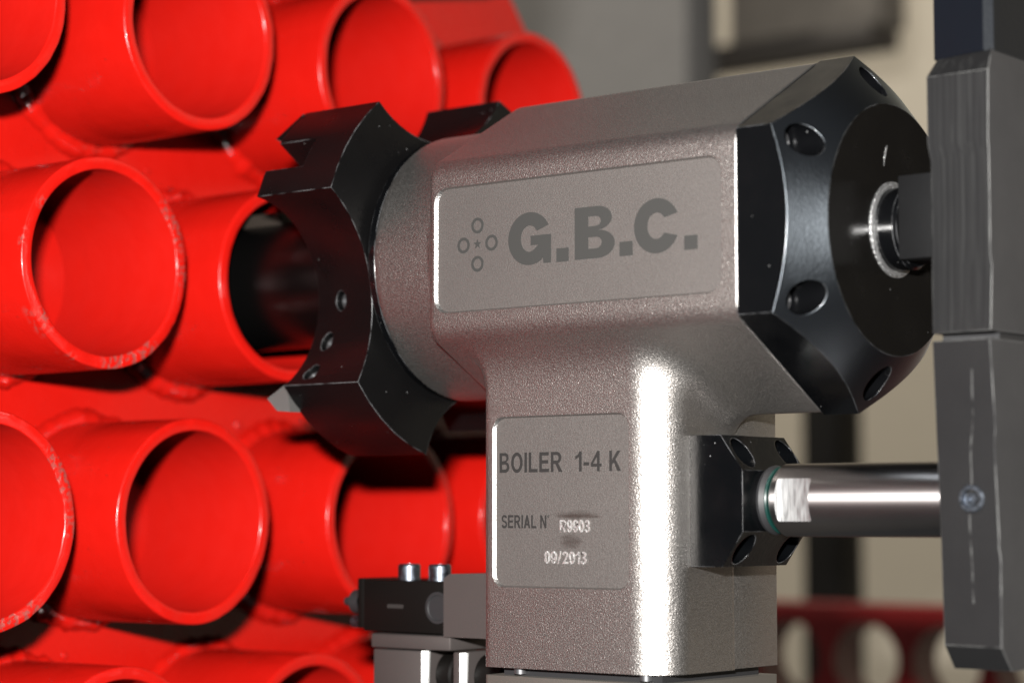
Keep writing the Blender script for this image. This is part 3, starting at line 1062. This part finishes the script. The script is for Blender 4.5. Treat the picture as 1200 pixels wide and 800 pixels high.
bm_obj('rod_boot', bm, M['rubber'], fl)
bm = bmesh.new()
add_lathe(bm, (0.1800, RY, RZ), (1, 0, 0), [(0, 0.0065), (0, 0.0082), (0.0004, 0.0085), (0.0008, 0.0082), (0.0008, 0.0065)], 56, close=True)
bm_obj('seal_ring', bm, M['seal'], fl)
bm = bmesh.new()
add_lathe(bm, (0.1780, RY, RZ), (1, 0, 0), [(0, 0), (0, 0.006), (0.0032, 0.006), (0.0034, 0.0082), (0.0044, 0.0091), (0.058, 0.0091), (0.058, 0)], 96)
rod = temp(bm, [M['chrome'], M['flat_cut']])
bm = bmesh.new()
add_box(bm, 0.1837, 0.1935, -0.03, RY - 0.0074, RZ - 0.02, RZ + 0.02, 0.0006, 3)
for f in bm.faces:
    f.material_index = 1
boolean(rod, [temp(bm, [M['chrome'], M['flat_cut']])])
rod.name = rod.data.name = 'guide_rod'
shade(rod.data, 25)
adopt(rod, mach)

# --- base block under the column
bm = bmesh.new()
pts = rrect(0.1036, 0.1622, -0.0300, 0.0212, 0.0014, 3)
def base_outline():
    out = []
    for cu, cv, r, a0 in ((0.1612, 0.0202, 0.001, 0), (0.1045, 0.0202, 0.001, 90), (0.1052, -0.0284, 0.0016, 180), (0.1622 - 0.0105, -0.0300 + 0.0105, 0.0105, 270)):
        for k in range(9):
            a = R(a0 + 90 * k / 8)
            out.append((cu + r * math.cos(a), cv + r * math.sin(a)))
    return out
add_prism(bm, base_outline(), lambda u, v, t: (u, v, t), -0.160, -0.1119)
bm_obj('base_block', bm, M['smooth_grey'], mach)
bm = bmesh.new()
add_box(bm, 0.1075, 0.1585, -0.0262, 0.0175, -0.1120, -0.1090)
bm_obj('gasket', bm, M['rubber'], mach)
for gx in (0.1135, 0.1540):
    bm = bmesh.new()
    add_lathe(bm, (gx, -0.0268, -0.1114), (0, 0, 1), [(0, 0), (0, 0.0017), (0.0016, 0.0017), (0.0016, 0)], 20)
    bm_obj('spacer_screw', bm, M['screw'], mach)

# --- air valve on the left of the column
valve = bpy.data.objects.new('air_valve', None)
COL.objects.link(valve)
valve.location = (0.075, 0, -0.104)
adopt(valve, mach)
def vbox(name, x0, x1, y0, y1, z0, z1, mat, bev=0.0004):
    bm = bmesh.new()
    add_box(bm, x0, x1, y0, y1, z0, z1, bev)
    return bm_obj(name, bm, mat, valve)
def vlathe(name, o, ax, prof, mat, seg=32):
    bm = bmesh.new()
    add_lathe(bm, o, ax, prof, seg)
    return bm_obj(name, bm, mat, valve)
vbox('valve_body', 0.0462, 0.0776, -0.015, 0.010, -0.1029, -0.0884, M['valve_black'])
vbox('valve_end_plate', 0.0436, 0.0461, -0.0148, 0.0098, -0.1022, -0.0880, M['valve_black'])
vbox('valve_marking', 0.0555, 0.0615, -0.01512, -0.0149, -0.0962, -0.0951, M['valve_print'], 0)
vlathe('plug', (0.0438, -0.0118, -0.0948), (-1, 0, 0), [(0, 0.0034), (0.0034, 0.0034), (0.0038, 0.0016), (0.0072, 0.0012), (0.0072, 0)], M['rubber'])
vlathe('plug', (0.0438, -0.0128, -0.1005), (-1, 0, 0), [(0, 0.0018), (0.0034, 0.0018), (0.004, 0.001), (0.004, 0)], M['fitting'])
for kx in (0.0597, 0.0712):
    vlathe('push_fitting', (kx, -0.0105, -0.0886), (0, 0, 1), [(0, 0.0032), (0.0043, 0.0032), (0.0048, 0.0028), (0.0048, 0.0016), (0.002, 0.0013), (0.002, 0)], M['fitting'])
bm = bmesh.new()
add_prism(bm, [(0.0778, -0.1035), (0.1036, -0.1035), (0.1036, -0.0856), (0.0800, -0.0862), (0.0778, -0.0876)], lambda u, v, t: (u, t, v), -0.0165, 0.010)
bm_obj('valve_adapter', bm, M['valve_grey'], valve)
vlathe('port_ring', (0.0745, -0.0150, -0.0957), (0, -1, 0), [(0, 0.0044), (0.0004, 0.0044), (0.0004, 0.0036), (0.0001, 0.0034), (0.0001, 0)], M['rubber'])
vbox('manifold_strip', 0.0497, 0.0795, -0.0156, 0.008, -0.1074, -0.1034, M['valve_grey'], 0.0006)
vbox('manifold_block', 0.0500, 0.0690, -0.0148, 0.008, -0.1300, -0.1078, M['valve_grey'], 0.0004)
for bx_ in (0.0690, 0.0830):
    bm = bmesh.new()
    add_prism(bm, [(0, -0.130), (0.0009, -0.130), (0.0014, -0.1078), (0, -0.1078)], lambda u, v, t: (bx_ + u, t - 0.0156 + u * 0.8, v), 0.0, 0.0009)
    bm_obj('bright_edge_strip', bm, M['bright_strip'], valve)
vbox('manifold_block', 0.0802, 0.0829, -0.0152, 0.008, -0.1300, -0.1076, M['valve_grey'], 0.0004)
vlathe('hose_fitting', (0.0712, -0.006, -0.1145), (1, 0, 0), [(0, 0.0062), (0.0045, 0.0062), (0.005, 0.0055), (0.0078, 0.0055), (0.0078, 0)], M['valve_black'])
vlathe('hose_fitting', (0.0852, -0.006, -0.1145), (1, 0, 0), [(0, 0.0062), (0.009, 0.0062), (0.0098, 0.0050), (0.018, 0.0050), (0.018, 0)], M['valve_black'])

# ------------------------------------------------------------------ dark clamp plates on the right
clamp = thing('clamp_frame', 'dark grey worn steel clamp plates stacked upright at the right edge', 'clamp', (0.238, 0.03, -0.106))
def loft(levels, x_far, y_back, mat, name, parent, x_near_default=0.2460):
    """levels: (z, front y at the far edge, front y at the near edge, near x)"""
    bm = bmesh.new()
    rings = []
    for z, yf, yn, xn in levels:
        rings.append([bm.verts.new(p) for p in ((x_far, yf, z), (xn, yn, z), (xn, y_back, z), (x_far, y_back, z))])
    bm.faces.new(rings[0])
    bm.faces.new(rings[-1][::-1])
    for a, b in zip(rings, rings[1:]):
        for i in range(4):
            j = (i + 1) % 4
            bm.faces.new((a[i], a[j], b[j], b[i]))
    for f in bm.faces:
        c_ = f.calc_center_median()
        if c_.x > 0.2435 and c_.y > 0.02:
            f.material_index = 1  # near side takes the lighter copy, its light painted in
    return bm_obj(name, bm, mat, parent, 22)
up = loft([(-0.0278, -0.0167, -0.0186, 0.2460), (-0.0128, -0.0166, -0.0175, 0.2460), (-0.0098, -0.0165, -0.0173, 0.2455), (0.0000, -0.0162, -0.0169, 0.2454),
           (0.0130, -0.0164, -0.0171, 0.2455), (0.0170, -0.0178, -0.0184, 0.2460), (0.0330, -0.0178, -0.0178, 0.2460), (0.0382, -0.0122, -0.0150, 0.2455)], 0.2300, 0.14, [M['plate_milled'], M['plate_lit_side']], 'upper_plate', clamp)
lo = loft([(-0.1060, -0.0085, -0.0100, 0.2455), (-0.1003, -0.0132, -0.0160, 0.2460), (-0.0800, -0.0140, -0.0156, 0.2460), (-0.0775, -0.0140, -0.0156, 0.2456), (-0.0749, -0.0141, -0.0155, 0.2456),
           (-0.0535, -0.0154, -0.0171, 0.2456), (-0.0505, -0.0156, -0.0172, 0.2460), (-0.0296, -0.0168, -0.0192, 0.2460)], 0.2300, 0.14, [M['plate'], M['plate_lit_side']], 'lower_plate', clamp)
bm = bmesh.new()
add_prism(bm, [(0.2292, -0.0125), (0.2437, -0.0155), (0.2456, -0.0140), (0.2456, 0.14), (0.2292, 0.14)], lambda u, v, t: (u, v, t), 0.0380, 0.12)
bm_obj('top_block', bm, M['blue_steel'], clamp)
bm = bmesh.new()
add_box(bm, 0.2301, 0.2448, -0.0120, 0.14, -0.0297, -0.0277)
bm_obj('shim', bm, M['rubber'], clamp)
bm = bmesh.new()
add_lathe(bm, (0.2390, -0.0153, -0.0664), (0, -1, 0), [(0, 0.0032), (0.0009, 0.0032), (0.0012, 0.0029), (0.0012, 0.0023), (0.0002, 0.0021), (0.0002, 0.0015), (0.0009, 0.0013), (0.0009, 0.0008), (0.0003, 0.0007), (0.0003, 0)], 28)
bm_obj('set_screw', bm, M['fitting'], lo)

# ------------------------------------------------------------------ things far behind
bm = bmesh.new()
add_box(bm, -1.6, -0.405, 0.80, 0.84, -0.9, 0.9, 0.004)
tag(bm_obj('grey_board', bm, M['board_grey']), 'plain grey display board out of focus behind the red pipes', 'board')
st_ = thing('stand', 'dark metal stand with an upright post, out of focus behind the guide rod', 'stand', (-0.297, 0.82, -0.9))
bm = bmesh.new()
add_box(bm, -0.314, -0.284, 0.80, 0.83, -0.9, 0.10, 0.002)
bm_obj('post', bm, M['rail'], st_)
bm = bmesh.new()
add_box(bm, -0.36, -0.24, 0.74, 0.90, -0.92, -0.9, 0.002)
bm_obj('foot', bm, M['rail'], st_)
rl = thing('overhead_rail', 'dark brown overhead rail, blurred above the machine housing', 'rail', (-0.37, 0.87, 0.255))
bm = bmesh.new()
add_box(bm, -0.455, -0.285, 0.85, 0.89, 0.257, 0.272, 0.002)
bm_obj('beam', bm, M['beam'], rl)
bm = bmesh.new()
add_box(bm, -0.410, -0.285, 0.86, 0.90, 0.273, 0.36, 0.003)
bm_obj('bracket', bm, M['lamp_beige'], rl)
# perforated red plate
bm = bmesh.new()
add_box(bm, -0.40, 0.30, 0.55, 0.575, -0.36, -0.1165, 0.002)
pf = temp(bm, M['red_far'])
cu_ = []
bm = bmesh.new()
for zr in range(3):
    for k in range(-4, 8):
        add_lathe(bm, (-0.1205 + 0.0475 * k + (0.0237 if zr % 2 else 0), 0.53, -0.146 - 0.042 * zr), (0, 1, 0), [(0, 0), (0, 0.0195), (0.08, 0.0195), (0.08, 0)], 36)
boolean(pf, [temp(bm)])
pf.name = pf.data.name = 'perforated_plate'
shade(pf.data, 30)
tag(pf, 'dark red plate pierced with rows of round holes, blurred at lower right', 'plate')
